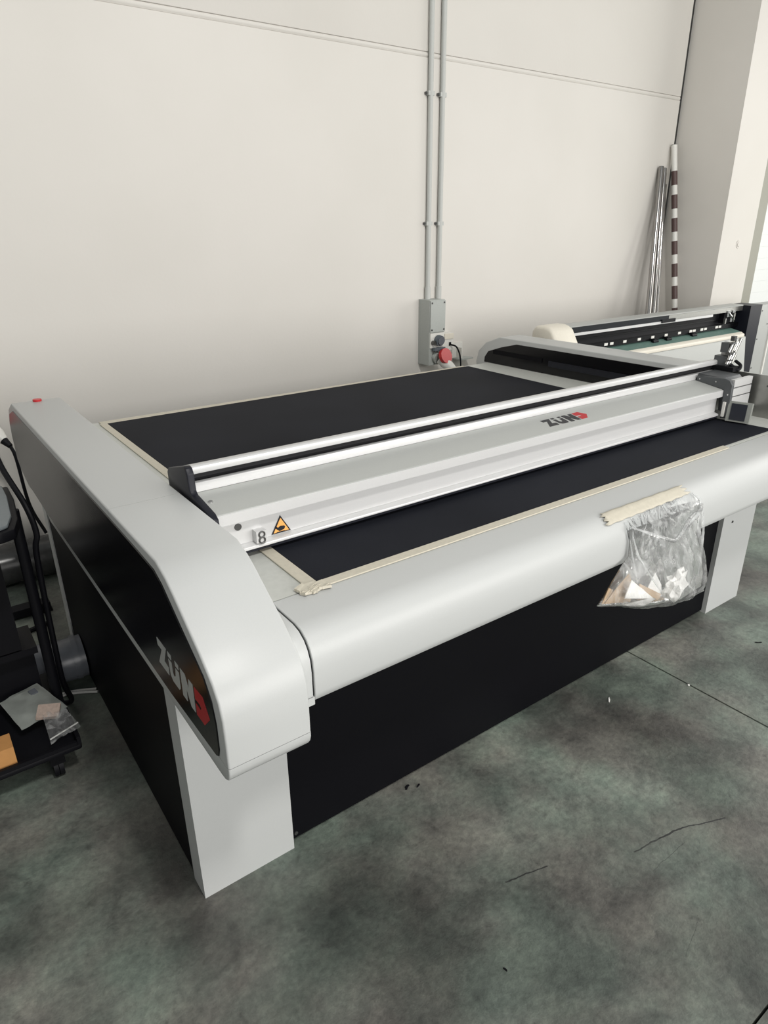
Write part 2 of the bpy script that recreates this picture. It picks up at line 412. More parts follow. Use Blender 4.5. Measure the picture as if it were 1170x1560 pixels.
def housing(x0, x1, zoff, front=True):
    """side housing: front cover, rear cover and lower lip, meeting at thin seams"""
    def sh(ps): return [(y, z + zoff) for y, z in ps]
    def seam(p, q):
        return all(abs(v.y - 1.5445) < 0.003 for v in (p, q)) or all(abs(v.z - zoff - 0.7435) < 0.003 for v in (p, q))
    if front:
        shell('side_cover', sh([(1.5435, 1.062), *PROF[1:-1], (0.940, 0.7442), (1.5435, 0.7442)]), x0, x1, 0.0045, seam)
    else:
        shell('side_cover', sh([(1.5435, 0.903), (1.065, 0.903), (1.03, 0.898), (0.985, 0.875), (0.955, 0.845), (0.942, 0.81), (0.940, 0.7442), (1.5435, 0.7442)]), x0, x1, 0.0045, seam)
    shell('side_cover', sh([(1.5455, 0.7442), (2.58, 0.7442), *BACK[1:], (1.5455, 1.062)]), x0, x1, 0.0045, seam)
    box('seam_shade', (x0 + 0.0015, x1 - 0.0015, 1.5436, 1.5454, 0.75 + zoff, (1.0605 if front else 0.85) + zoff), 'cable', mc)  # black insert paints the shade inside the open cover seam
    box('seam_shade', (x0 + 0.0015, x1 - 0.0015, 0.9420, 1.50, 0.7429 + zoff, 0.7441 + zoff), 'cable', mc)  # same painted shade for the seam above the lip
    shell('lower_lip', sh([(0.9402, 0.7428), (0.9405, 0.732), (0.944, 0.720), (0.951, 0.710), (0.962, 0.7035), (0.980, 0.701), (2.50, 0.701), (2.575, 0.7428)]), x0, x1, 0.003, seam)
LX0, LX1 = 0.322, 0.496
RX0, RX1 = 2.906, 3.080
housing(LX0, LX1, 0.0)
housing(RX0, RX1, 0.013, False)
prism('side_inlay', INLAY, 0, LX0 - 0.0025, LX0 + 0.004, 'gloss_black', mc, 0.0012, 1, 30)
prism('side_inlay', [(y, z + 0.013) for y, z in INLAY if y > 1.56] + [(1.56, 0.745), (1.56, 1.05)][:0], 0, RX1 - 0.004, RX1 + 0.0025, 'gloss_black', mc, 0.0012, 1, 30)
# inner inlay of the far housing, seen across the bed, with its slot and edge seam
inner = prism('inner_inlay', [(1.46, 1.052), (2.72, 1.050), (2.84, 1.02), (2.945, 0.985), (2.972, 0.95), (2.975, 0.919), (1.46, 0.919)], 0, RX0 - 0.0025, RX0 + 0.004, 'gloss_black', mc, 0.0012, 1, 30)
box('guide_slot', (RX0 - 0.006, RX0 - 0.002, 2.52, 2.90, 0.975, 1.0), 'black', inner, 0.001, 1)
box('guide_rail', (RX0 - 0.010, RX0 - 0.002, 1.55, 2.47, 0.962, 0.992), 'charcoal', inner, 0.003, 2)
box('inner_plate', (RX0 - 0.012, RX0 - 0.001, 1.10, 1.54, 0.878, 1.092), 'steel', mc, 0.003, 1)
for y, z in ((1.405, 1.03), (1.30, 1.05)):
    disc('screw', (RX0 - 0.012, y, z), (-1, 0, 0), 0.004, 0.003, 'screw', mc, 10)

# legs, lower panels
for (a, b) in ((0.343, 0.614), (2.781, 3.057)):
    leg = box('leg', (a, b, 1.313, 1.39, 0.0, 0.70), 'white', mc, 0.008, 2)
disc('screw', (2.86, 1.3135, 0.445), (0, -1, 0), 0.006, 0.003, 'screw', mc, 12)
for (a, b) in ((0.343, 0.614), (2.781, 3.057)):
    box('leg', (a, b, 2.72, 2.795, 0.0, 0.70), 'white', mc, 0.008, 2)
box('front_panel', (0.616, 2.779, 1.333, 1.355, 0.012, 0.80), 'black', mc, 0.003, 1)
box('rear_panel', (0.616, 2.779, 2.755, 2.775, 0.012, 0.80), 'black', mc, 0.003, 1)
for x0, x1 in ((0.347, 0.367), (3.033, 3.053)):
    box('side_panel', (x0, x1, 1.392, 2.718, 0.012, 0.691), 'black', mc, 0.003, 1)
disc('screw', (0.632, 1.333, 0.03), (0, -1, 0), 0.006, 0.003, 'screw', mc, 12)
box('bed_frame', (0.50, 2.90, 1.36, 2.75, 0.70, 0.88), 'black', mc, 0.004, 1)
# light edge strip at the foot of the overhang, rear frame post
prism('edge_strip', [(1.395, 0.692), (2.72, 0.692), (2.72, 0.6995), (1.395, 0.6995)], 0, 0.335, 0.37, 'white', mc, 0.002, 1)

# deck, mat and masking-tape edges
deck = box('deck', (0.498, 2.904, 1.166, 2.945, 0.878, 0.917), 'deck', mc, 0.003, 1)
mat_pts = [(0.661, 1.180), (2.742, 1.180), (2.728, 1.42), (2.690, 2.10), (2.722, 2.915), (2.66, 2.925), (0.665, 2.897)]
prism('cutting_mat', mat_pts, 2, 0.9172, 0.9205, 'mat', mc, 0.0008, 1, 20)
def tape_strip(pts, name='edge_tape', z=0.9215, parent=mc):
    return prism(name, pts, 2, 0.9175, z, 'tape', parent, 0.0008, 1, 20)
tape_strip([(0.628, 1.150), (0.660, 1.180), (0.663, 2.90), (0.634, 2.905)])
tape_strip([(0.625, 1.152), (2.372, 1.152), (2.378, 1.180), (0.655, 1.180)])
tape_strip([(0.64, 2.90), (2.70, 2.922), (2.70, 2.942), (0.64, 2.94)])
bmx = bmesh.new()   # crumpled tape end at the front left corner of the mat
for i in range(26):
    a = random.random(); c = Vector((0.612 + 0.05 * a, 1.158 + random.uniform(-0.012, 0.016), 0.921))
    s = random.uniform(0.008, 0.016)
    add_box(bmx, -s, s, -s * .6, s * .6, -0.002, 0.004, Matrix.Translation(c) @ Matrix.Rotation(random.uniform(-.6, .6), 4, 'Z') @ Matrix.Rotation(random.uniform(-.3, .3), 4, 'X'))
new_obj('tape_end', bmx, 'tape', mc)

# front cover: flat top rolling over into the front face, with capped ends
COV = [(1.163, 0.9165), (1.060, 0.9165), (1.036, 0.912), (1.016, 0.900), (1.003, 0.884), (0.994, 0.862), (0.991, 0.835), (0.991, 0.783), (0.995, 0.766), (1.005, 0.757), (1.34, 0.757), (1.34, 0.80), (1.163, 0.80)]
prism('front_cover', COV, 0, 0.5375, 2.862, 'white', mc, 0.0015, 1, 40)
CAP = [(y + 0.0005, z) for y, z in COV[:8]] + [(0.9915, 0.777), (1.34, 0.777), (1.34, 0.80), (1.163, 0.80)]
prism('end_cap', CAP, 0, 0.495, 0.5335, 'white', mc, 0.0025, 2, 40)
prism('end_cap', CAP, 0, 2.865, 2.905, 'white', mc, 0.0025, 2, 40)
prism('end_cap_gap', [(y + 0.006, z - 0.005) for y, z in COV[:8]] + [(0.998, 0.76), (1.34, 0.762), (1.34, 0.80), (1.163, 0.80)], 0, 0.497, 0.538, 'black', mc)
box('cap_foot', (0.495, 0.5365, 0.9925, 1.34, 0.757, 0.7755), 'white', mc, 0.004, 2)

# gantry beam
beam = prism('beam', [(1.443, 0.938), (1.60, 0.938), (1.60, 1.05), (1.53, 1.06), (1.443, 1.035)], 0, 0.522, 2.89, 'alu_grey', mc, 0.002, 1)
prism('top_rail', [(1.642, 1.03), (1.645, 1.09), (1.638, 1.098), (1.535, 1.131), (1.520, 1.133), (1.513, 1.128), (1.512, 1.113), (1.533, 1.111), (1.533, 1.03)], 0, 0.521, 2.93, 'alu', beam, 0.002, 2, 25)
prism('black_slot', [(1.534, 1.111), (1.522, 1.110), (1.520, 1.101), (1.528, 1.092), (1.534, 1.088)], 0, 0.523, 2.925, 'cable', beam)
prism('upper_ledge', [(1.534, 1.089), (1.513, 1.091), (1.511, 1.089), (1.511, 1.0655), (1.534, 1.06)], 0, 0.5215, 2.93, 'alu', beam, 0.0012, 1)
prism('beam_cover', [(1.510, 1.0665), (1.388, 1.0475), (1.384, 1.044), (1.384, 1.0185), (1.402, 1.0165), (1.402, 1.02), (1.510, 1.05)], 0, 0.5215, 2.702, 'alu_grey', beam, 0.0008, 1, 25)
prism('cover_lip_lit', [(1.3835, 1.0455), (1.3815, 1.044), (1.3815, 1.0185), (1.3835, 1.0175)], 0, 0.5215, 2.702, 'alu', beam)  # brighter strip: frontal light on the cover's front edge put into colour
prism('beam_face', [(1.402, 1.0185), (1.402, 0.952), (1.442, 0.952), (1.442, 1.0185)], 0, 0.5215, 2.70, 'alu', beam)
prism('lower_flange', [(1.404, 0.952), (1.386, 0.9475), (1.383, 0.945), (1.383, 0.939), (1.442, 0.939), (1.442, 0.952)], 0, 0.5215, 2.70, 'alu', beam, 0.001, 1)
prism('flange_seal', [(1.387, 0.9385), (1.44, 0.9385), (1.44, 0.929), (1.387, 0.931)], 0, 0.523, 2.70, 'charcoal', beam)
prism('beam_end_plate', [(1.648, 0.95), (1.650, 1.088), (1.640, 1.100), (1.520, 1.136), (1.508, 1.133), (1.500, 1.120), (1.497, 1.078), (1.488, 1.070), (1.388, 1.054), (1.372, 1.044), (1.368, 1.02), (1.372, 0.95)], 0, 0.503, 0.521, 'charcoal', beam, 0.003, 2, 25)
disc('screw', (0.577, 1.402, 0.999), (0, -1, 0), 0.009, 0.002, 'screw', beam, 20, 0.0005)
for (x, y) in ((0.535, 1.452), (2.655, 1.475)):
    s = disc('cover_screw', (x, y, 1.0555), (0, -0.15, 1), 0.006, 0.004, 'chrome', beam, 14, 0.001)
clip = box('cable_clip', (0.613, 0.640, 1.380, 1.402, 0.9525, 0.983), 'alu', beam, 0.002, 1)
for z in (0.974, 0.959):
    bmr = bmesh.new()
    ring = [Vector((0.627 + 0.0075 * math.cos(t), 1.379, z + 0.0075 * math.sin(t))) for t in [k * 2 * math.pi / 16 for k in range(17)]]
    add_tube(bmr, ring, 0.0022, 6); new_obj('clip_ring', bmr, 'screw', clip)
# warning triangle
tri = [(0.663, 0.9545), (0.717, 0.9545), (0.690, 1.001)]
wt = prism('warning_sticker', tri, 1, 1.4000, 1.4018, 'logo_black', beam)
cx, cz = 0.690, 0.970
prism('sticker_field', [(cx + (x - cx) * 0.80, cz + (z - cz) * 0.80) for x, z in tri], 1, 1.3993, 1.4002, 'orange', wt)
hand = [(0.678, 0.966), (0.674, 0.970), (0.676, 0.976), (0.681, 0.970), (0.688, 0.974), (0.699, 0.972), (0.701, 0.968), (0.698, 0.963), (0.685, 0.960)]
prism('hand_symbol', hand, 1, 1.3986, 1.3995, 'logo_black', wt)
prism('press_line', [(0.677, 0.9575), (0.699, 0.9575), (0.699, 0.959), (0.677, 0.959)], 1, 1.3986, 1.3995, 'logo_black', wt)

# lettering (u along the word, v up, unit = letter height)
Zg = [(0.13, 1.0), (0.98, 1.0), (0.62, 0.36), (0.98, 0.32), (0.93, 0.0), (0.0, 0.0), (0.50, 0.72), (0.13, 0.72)]
Ug = [(1.10, 0.72), (1.38, 0.72), (1.36, 0.38), (1.42, 0.29), (1.54, 0.29), (1.64, 0.40), (1.72, 0.72), (2.00, 0.72), (1.96, 0.12), (1.84, 0.0), (1.30, 0.0), (1.12, 0.14)]
Ud1 = [(1.10, 1.0), (1.40, 1.0), (1.38, 0.82), (1.10, 0.82)]
Ud2 = [(1.74, 1.0), (2.04, 1.0), (2.02, 0.82), (1.74, 0.82)]
Ng = [(2.18, 1.0), (2.56, 1.0), (2.76, 0.60), (2.86, 1.0), (3.18, 1.0), (3.14, 0.0), (2.82, 0.0), (2.56, 0.50), (2.50, 0.0), (2.14, 0.0)]
Dg = [(3.28, 1.0), (3.92, 1.04), (4.30, 0.50), (3.82, 0.0), (3.24, 0.0), (3.26, 0.42), (3.60, 0.40), (3.72, 0.50), (3.60, 0.58), (3.27, 0.56)]
def logo(frame, h, dark, parent):
    """frame(u, v, w): w = height above the surface, u/v in metres"""
    for nm, pts, mt in (('letter', Zg, dark), ('letter', Ug, dark), ('letter_dot', Ud1, dark), ('letter_dot', Ud2, dark), ('letter', Ng, dark), ('letter', Dg, 'logo_red')):
        bm = bmesh.new()
        lo = [bm.verts.new(frame(u * h, v * h, -0.001)) for u, v in pts]; hi = [bm.verts.new(frame(u * h, v * h, 0.0006)) for u, v in pts]
        n = len(pts)
        bm.faces.new(lo[::-1]); bm.faces.new(hi)
        for i in range(n): bm.faces.new([lo[i], lo[(i + 1) % n], hi[(i + 1) % n], hi[i]])
        o = new_obj(nm, bm, mt, parent, smooth=False)
        if mt == 'logo_red': o['label'] = 'red arrow-shaped last letter'
side_inlay = [c for c in mc.children if c.name.startswith('side_inlay')][0]
logo(lambda u, v, w: (LX0 - 0.0025 - w, 1.291 - u, 0.785 + v), 0.0675, 'logo_grey', side_inlay)
slope = Vector((0, 0.122, 0.019)).normalized(); nrm = Vector((0, -slope.z, slope.y))
def bframe(u, v, w):
    p = Vector((1.702 + u, 1.421, 1.0527)) + slope * v + nrm * w
    return p
logo(bframe, 0.0505, 'logo_black', beam)

# carriage with display at the far end of the beam
carriage = prism('carriage', [(1.37, 0.955), (1.37, 1.06), (1.40, 1.090), (1.51, 1.094), (1.51, 1.066), (1.41, 1.05), (1.40, 0.955)], 0, 2.720, 2.85, 'bracket', mc, 0.003, 2, 25)
prism('bracket', [(1.378, 0.930), (1.384, 1.046), (1.505, 1.062), (1.505, 1.086), (1.385, 1.092), (1.362, 1.086), (1.350, 1.068), (1.347, 0.935)], 0, 2.704, 2.719, 'bracket', carriage, 0.002, 1, 25)
for y, z in ((1.49, 1.074), (1.42, 1.074), (1.362, 1.03)):
    disc('screw', (2.704, y, z), (-1, 0, 0), 0.0035, 0.002, 'chrome', carriage, 10)
for z0, z1 in ((1.058, 1.088), (1.022, 1.053), (0.955, 1.017)):
    box('front_plate', (2.722, 2.862, 1.352, 1.369, z0, z1), 'alu', carriage, 0.002, 1)
box('light_strip', (2.696, 2.704, 1.362, 1.372, 0.94, 1.0), 'white_plastic', carriage, 0.001, 1)
dm = Matrix.Translation((2.716, 1.312, 0.966)) @ Matrix.Rotation(math.radians(14), 4, 'Z') @ Matrix.Rotation(math.radians(8), 4, 'Y')
disp = box('display', (-0.006, 0.022, -0.046, 0.042, -0.040, 0.040), 'frame_grey', carriage, 0.006, 2, dm)
box('display_screen', (-0.0085, -0.004, -0.030, 0.028, -0.033, 0.033), 'screen', disp, 0.001, 1, dm)
tool = box('tool_module', (2.862, 2.900, 1.475, 1.53, 1.112, 1.150), 'bracket', carriage, 0.004, 2)
TD = Vector((0.35, -0.10, 1.0)).normalized()
for (x, y, z, r_, h_, mt) in [(2.858, 1.470, 1.120, 0.0065, 0.040, 'chrome'), (2.873, 1.466, 1.122, 0.0055, 0.046, 'chrome'), (2.888, 1.464, 1.124, 0.0065, 0.040, 'steel'),
                              (2.876, 1.478, 1.168, 0.0060, 0.036, 'chrome'), (2.890, 1.474, 1.166, 0.0050, 0.050, 'steel'), (2.903, 1.472, 1.172, 0.0060, 0.040, 'chrome'), (2.918, 1.478, 1.150, 0.007, 0.075, 'steel')]:
    disc('tool_pin', (x, y, z), TD, r_, h_, mt, tool, 12, 0.001)
for (x, y, z, sx, sy, sz, mt) in [(2.875, 1.470, 1.164, .022, .010, .004, 'screw'), (2.893, 1.476, 1.205, .020, .010, .004, 'chrome'), (2.870, 1.468, 1.137, .020, .009, .003, 'screw'),
                                  (2.915, 1.505, 1.155, .012, .020, .030, 'alu'), (2.890, 1.500, 1.185, .016, .016, .020, 'bracket'), (2.900, 1.480, 1.222, .010, .008, .010, 'screw')]:
    box('tool_body', (x - sx, x + sx, y - sy, y + sy, z - sz, z + sz), mt, tool, 0.0015, 1)
tube('tool_cable', spline([(2.87, 1.46, 1.12), (2.88, 1.43, 1.10), (2.90, 1.43, 1.115), (2.91, 1.46, 1.13)]), 0.007, 'cable', tool, 8)
box('tool_base', (2.842, 2.905, 1.43, 1.54, 1.0945, 1.112), 'cable', carriage, 0.004, 1)

# small red push button on the rear end of the near housing
disc('stop_button', (0.412, 2.845, 1.0621), (0, 0, 1), 0.016, 0.007, 'red', mc, 20, 0.004)

# ------------------------------------------------------------------ bag of offcuts taped to the front cover
bag = thing('plastic_bag', (1.66, 0.97, 0.56), 'clear plastic bag of paper offcuts taped to front of cutting table', 'bag')
Lp = [(1.554, 1.006, 0.893), (1.551, 0.990, 0.873), (1.562, 0.985, 0.837), (1.561, 0.982, 0.796), (1.533, 0.978, 0.778), (1.478, 0.972, 0.734), (1.423, 0.968, 0.685)]
Rp = [(1.897, 1.018, 0.903), (1.933, 0.992, 0.863), (1.922, 0.986, 0.831), (1.922, 0.984, 0.767), (1.963, 0.978, 0.686), (1.989, 0.972, 0.607), (1.985, 0.968, 0.562)]
Bt = [(1.423, 0.968, 0.685), (1.52, 0.965, 0.654), (1.638, 0.965, 0.606), (1.761, 0.965, 0.576), (1.864, 0.965, 0.556), (1.985, 0.968, 0.562)]
def samp(P, t):
    t = max(0, min(1, t)) * (len(P) - 1); i = min(int(t), len(P) - 2); f = t - i
    return Vector(P[i]).lerp(Vector(P[i + 1]), f)
NU, NV = 60, 60
def bag_pt(u, v, side):
    a = samp(Lp, v); b = samp(Rp, v); st = a.lerp(b, u)
    bot = samp(Bt, u); chord = Vector(Bt[0]).lerp(Vector(Bt[-1]), u)
    st = st + (bot - chord) * v ** 3
    edge = math.sin(math.pi * u) ** 0.6 if 0 < u < 1 else 0.0
    depth = (0.006 + 0.070 * math.sin(min(1, v * 1.05) * math.pi * 0.62) ** 1.5) * edge * min(1, v * 6)
    if v > 0.86: depth *= max(0.0, 1 - (v - 0.86) / 0.14) ** 0.6
    n = noise.noise(Vector((st.x * 13, st.z * 5, 3.1 * side)))
    n2 = 1 - abs(noise.noise(Vector((st.x * 26 + st.z * 14, st.z * 9, 5 + side)))) * 2
    n3 = 1 - abs(noise.noise(Vector((st.x * 30 - st.z * 24, st.z * 30, 9 + side)))) * 2
    wr = (0.010 * n + 0.008 * n2 ** 3 + 0.004 * n3) * edge * min(1, v * 2.2)
    if side < 0:    # front sheet
        y = st.y - 0.003 - depth - wr
    else:
        y = st.y + 0.004 * edge * min(1, v * 3) - 0.4 * abs(wr)
        if st.z > 0.76: y = min(y, 0.989 if v > 0.15 else st.y)
    return (st.x, y, st.z)
def bag_sheet(name, side):
    bm = bmesh.new()
    g = [[bm.verts.new(bag_pt(i / NU, j / NV, side)) for i in range(NU + 1)] for j in range(NV + 1)]
    for j in range(NV):
        for i in range(NU):
            bm.faces.new([g[j][i], g[j][i + 1], g[j + 1][i + 1], g[j + 1][i]])
    o = new_obj(name, bm, 'film', bag)
    return o
bag_sheet('bag_front', -1); bag_sheet('bag_back', 1)
# rolled upper hem sagging in a V between the tape ends
def fold(pts, r, name='bag_fold'):
    bm = bmesh.new(); sp = spline(pts, 10); m_ = len(sp)
    rr = [r * (0.3 + 0.9 * math.sin(math.pi * k / (m_ - 1)) ** 0.5 * (0.75 + 0.35 * math.sin(k * 1.3) ** 2)) for k in range(m_)]
    add_tube(bm, sp, rr, 8); new_obj(name, bm, 'film_fold', bag)
fold([(1.556, 0.980, 0.885), (1.595, 0.945, 0.868), (1.64, 0.925, 0.848), (1.686, 0.920, 0.832), (1.742, 0.930, 0.845), (1.80, 0.948, 0.862), (1.915, 0.975, 0.862)], 0.005)
fold([(1.925, 0.985, 0.868), (1.86, 0.955, 0.866), (1.80, 0.945, 0.850), (1.745, 0.93, 0.842)], 0.006)
fold([(1.565, 0.978, 0.86), (1.572, 0.955, 0.80), (1.60, 0.925, 0.74), (1.640, 0.905, 0.68)], 0.0025)
fold([(1.555, 0.98, 0.85), (1.560, 0.96, 0.78), (1.565, 0.94, 0.72)], 0.0022)
fold([(1.918, 0.976, 0.85), (1.905, 0.955, 0.79), (1.90, 0.945, 0.70), (1.895, 0.94, 0.64)], 0.003)
fold([(1.895, 1.008, 0.902), (1.905, 0.985, 0.885), (1.90, 0.975, 0.862)], 0.004)
# wide masking tape holding the bag, following the curve of the cover
bmt = bmesh.new()
TP = [(1.075, 0.9180), (1.060, 0.9180), (1.036, 0.9135), (1.0150, 0.9014), (1.0016, 0.8850), (0.9925, 0.8620), (0.9892, 0.84)]
def cov_at(t):
    t = max(0, min(len(TP) - 1, t)); i = min(int(t), len(TP) - 2); f = t - i
    return TP[i][0] * (1 - f) + TP[i + 1][0] * f, TP[i][1] * (1 - f) + TP[i + 1][1] * f
rows = 8; colsn = 30
grid = []
for i in range(colsn + 1):
    t = i / colsn
    s0 = 1.45 + 0.10 * math.sin(i * 1.1) * 0.4 + 0.15 * t; s1 = 3.30 + 0.06 * math.sin(i * 1.7) - 0.1 * t
    row = []
    for j in range(rows + 1):
        q = j / rows
        x = 1.497 + 0.385 * t + 0.012 * math.sin(j * 2.4) * (i == 0) + 0.016 * math.sin(j * 1.9 + 1) * (i == colsn) - 0.012 * q * (1 - t)
        y, z = cov_at(s0 + (s1 - s0) * q)
        row.append(bmt.verts.new((x, y - 0.0022, z + 0.0018 + random.uniform(-.0002, .0004))))
    grid.append(row)
for i in range(colsn):
    for j in range(rows):
        bmt.faces.new([grid[i][j], grid[i + 1][j], grid[i + 1][j + 1], grid[i][j + 1]])
to = new_obj('tape_strip', bmt, 'tape', bag)
sm = to.modifiers.new('thickness', 'SOLIDIFY'); sm.thickness = 0.001; sm.offset = 1
# offcuts lying in the bag
def scrap(name, pts, y, tilt, mat, label, cat, group):
    bm = bmesh.new()
    c = Vector((sum(p[0] for p in pts) / len(pts), y, sum(p[1] for p in pts) / len(pts)))
    lo = [bm.verts.new((p[0] - c.x, 0, p[1] - c.z)) for p in pts]; hi = [bm.verts.new((p[0] - c.x, 0.002, p[1] - c.z)) for p in pts]
    n = len(pts); bm.faces.new(lo); bm.faces.new(hi[::-1])
    for i in range(n): bm.faces.new([lo[i], hi[i], hi[(i + 1) % n], lo[(i + 1) % n]])
    o = new_obj(name, bm, mat, None, smooth=False)
    o.location = c; o.rotation_euler = tilt
    return tag(o, label, cat, group)
g1 = 'offcuts in the plastic bag'
scrap('cardboard_scrap', [(1.445, 0.690), (1.480, 0.715), (1.548, 0.752), (1.572, 0.70), (1.565, 0.655)], 0.958, (-.05, 0, 0), 'card', 'large olive brown card offcut at pointed left end of bag', 'cardboard', g1)
scrap('cardboard_scrap', [(1.437, 0.690), (1.462, 0.732), (1.482, 0.720), (1.465, 0.684)], 0.962, (-.03, 0, 0), 'card', 'narrow tan card strip in left corner of bag', 'cardboard', g1)
scrap('paper_scrap', [(1.502, 0.697), (1.532, 0.744), (1.645, 0.650)], 0.936, (-.1, 0, 0), 'paper', 'big white paper triangle in middle of bag', 'paper', g1)
scrap('cardboard_scrap', [(1.584, 0.713), (1.702, 0.640), (1.690, 0.626), (1.592, 0.680)], 0.944, (-.08, 0, 0), 'card', 'brown card strip behind the white paper triangle', 'cardboard', g1)
scrap('paper_scrap', [(1.640, 0.680), (1.662, 0.722), (1.712, 0.664), (1.722, 0.625), (1.66, 0.64)], 0.952, (.05, 0, 0), 'paper', 'cream paper offcut standing behind brown card strip in bag', 'paper', g1)
scrap('paper_scrap', [(1.522, 0.664), (1.652, 0.640), (1.700, 0.628), (1.63, 0.624), (1.54, 0.655)], 0.948, (-.05, 0, 0), 'paper', 'flat white paper strip along bottom of bag', 'paper', g1)
scrap('cardboard_scrap', [(1.60, 0.650), (1.74, 0.612), (1.75, 0.598), (1.64, 0.622)], 0.957, (-.05, 0, 0), 'card', 'thin brown card sliver on bottom of bag under the papers', 'cardboard', g1)
bmc = bmesh.new()  # crumpled white paper
ico = bmesh.ops.create_icosphere(bmc, subdivisions=3, radius=1.0)
for v in bmc.verts:
    k = 0.75 + 0.55 * noise.noise(v.co * 1.9) + 0.25 * abs(noise.noise(v.co * 4.5))
    v.co = Vector((v.co.x * 0.052 * k, v.co.y * 0.026 * k, v.co.z * 0.055 * k))
for f in bmc.faces: f.smooth = False
o = new_obj('crumpled_paper', bmc, 'paper', None, smooth=False); o.location = (1.765, 0.938, 0.655)
tag(o, 'crumpled white paper ball in right half of bag', 'paper', g1)

# ------------------------------------------------------------------ wall installations
def conduit(x, label):
    c = thing('conduit_pipe', (x, WY - 0.018, 1.2), label, 'pipe', 'conduits running up the wall')
    tube('pipe', [(x, WY - 0.018, 1.20), (x, WY - 0.018, 5.0)], 0.0165, 'conduit', c, 14)
    tube('coupling', [(x, WY - 0.018, 1.217), (x, WY - 0.018, 1.30)], 0.021, 'conduit', c, 14)
    for z in (1.70, 2.44, 3.2):
        box('pipe_clip', (x - 0.024, x + 0.024, WY - 0.03, WY - 0.001, z - 0.012, z + 0.012), 'conduit', c, 0.004, 1)
        box('clip_tab', (x - 0.036, x - 0.02, WY - 0.016, WY - 0.001, z - 0.007, z + 0.007), 'screw', c, 0.002, 1)
    return c
conduit(3.075, 'left grey conduit pipe rising from the wall socket box')
conduit(3.172, 'right grey conduit pipe rising from the wall socket box')

def socket_box(x0, z0, label):
    w = 0.135
    c = thing('socket_box', (x0 + w / 2, WY, z0), label, 'socket box', 'power socket boxes on the wall')
    def B(name, b, mat, bev=0.004, par=c):
        return box(name, b, mat, par, bev, 2)
    B('box_body', (x0, x0 + w, WY - 0.118, WY - 0.0005, z0, z0 + 0.435), 'grey_plastic', 0.008)
    lid = B('box_lid', (x0 + 0.003, x0 + w - 0.003, WY - 0.130, WY - 0.1185, z0 + 0.225, z0 + 0.431), 'grey_plastic', 0.004)
    for xx in (0.014, w - 0.014):
        for zz in (0.240, 0.417):
            disc('lid_screw', (x0 + xx, WY - 0.130, z0 + zz), (0, -1, 0), 0.006, 0.003, 'screw', lid, 12)
    so = B('round_socket_plate', (x0 + 0.005, x0 + w - 0.006, WY - 0.128, WY - 0.1185, z0 + 0.118, z0 + 0.218), 'white_plastic', 0.003)
    disc('round_socket', (x0 + 0.072, WY - 0.128, z0 + 0.170), (0, -1, -0.15), 0.036, 0.03, 'grey_dark_plastic', so, 20, 0.004)
    disc('socket_cap', (x0 + 0.074, WY - 0.157, z0 + 0.168), (0, -1, -0.15), 0.028, 0.010, 'hose', so, 20, 0.004)
    disc('socket_hinge', (x0 + 0.026, WY - 0.128, z0 + 0.155), (0, -1, 0), 0.016, 0.022, 'screw', so, 12, 0.003)
    B('socket_flap', (x0 + 0.02, x0 + 0.115, WY - 0.160, WY - 0.130, z0 + 0.10, z0 + 0.122), 'grey_dark_plastic', 0.004, so)
    disc('outlet_collar', (x0 + 0.065, WY - 0.114, z0 + 0.055), (0.1, -0.9, -0.25), 0.040, 0.03, 'grey_plastic', c, 20, 0.004)
    return c
socket_box(3.012, 0.788, 'grey socket box with round outlets under the twin conduit pipes')
def cee_plug(x0, z0, label):
    """round red industrial plug pushed into the outlet, with white grip and black cord"""
    d = Vector((0.42, -0.62, -0.55)).normalized(); p = Vector((x0 + 0.075, WY - 0.152, z0 + 0.045))
    c = thing('power_plug', p, label, 'plug', 'red power plugs in the wall boxes')
    up = Vector((0.10, -0.85, 0.30)).normalized()
    disc('red_cap', p + Vector((0.012, -0.028, 0.018)), up, 0.052, 0.026, 'red', c, 28, 0.004)
    bm = bmesh.new(); add_tube(bm, [p, p + d * 0.05, p + d * 0.10, p + d * 0.14], [0.036, 0.038, 0.033, 0.020], 18); new_obj('plug_grip', bm, 'white_plastic', c)
    e = p + d * 0.14
    bm = bmesh.new(); add_tube(bm, [e, e + d * 0.04], [0.019, 0.012], 12); new_obj('cord_gland', bm, 'cable', c)
    e = e + d * 0.04
    tube('cord', spline([e, e + Vector((0.01, -0.02, -0.06)), (e.x + 0.02, WY - 0.30, 0.45), (e.x + 0.06, WY - 0.34, 0.30)]), 0.008, 'cable', c, 8)
    return c
cee_plug(3.012, 0.788, 'red round power plug below the twin conduit pipes')
sb = thing('wall_outlet', (3.25, WY, 0.88), 'small white wall outlet right of the grey socket box', 'outlet')
box('outlet_box', (3.195, 3.285, WY - 0.06, WY - 0.0005, 0.865, 0.985), 'white_plastic', sb, 0.006, 2)
box('outlet_lid', (3.198, 3.282, WY - 0.068, WY - 0.0605, 0.945, 0.982), 'cream', sb, 0.003, 1)
box('outlet_hole', (3.245, 3.263, WY - 0.064, WY - 0.0595, 0.895, 0.920), 'cable', sb, 0.002, 1)
tube('outlet_cord', spline([(3.254, WY - 0.062, 0.905), (3.275, WY - 0.12, 0.88), (3.285, WY - 0.15, 0.75), (3.27, WY - 0.14, 0.4), (3.26, WY - 0.10, 0.25)]), 0.006, 'cable', sb, 8)
cb = thing('cable_bracket', (3.38, WY, 0.78), 'small clear plastic bracket on the wall beside the white outlet', 'bracket')
box('bracket_plate', (3.32, 3.42, WY - 0.012, WY - 0.0005, 0.79, 0.90), 'white_plastic', cb, 0.004, 1)
box('bracket_shelf', (3.33, 3.46, WY - 0.09, WY - 0.012, 0.785, 0.795), 'grey_plastic', cb, 0.003, 1)
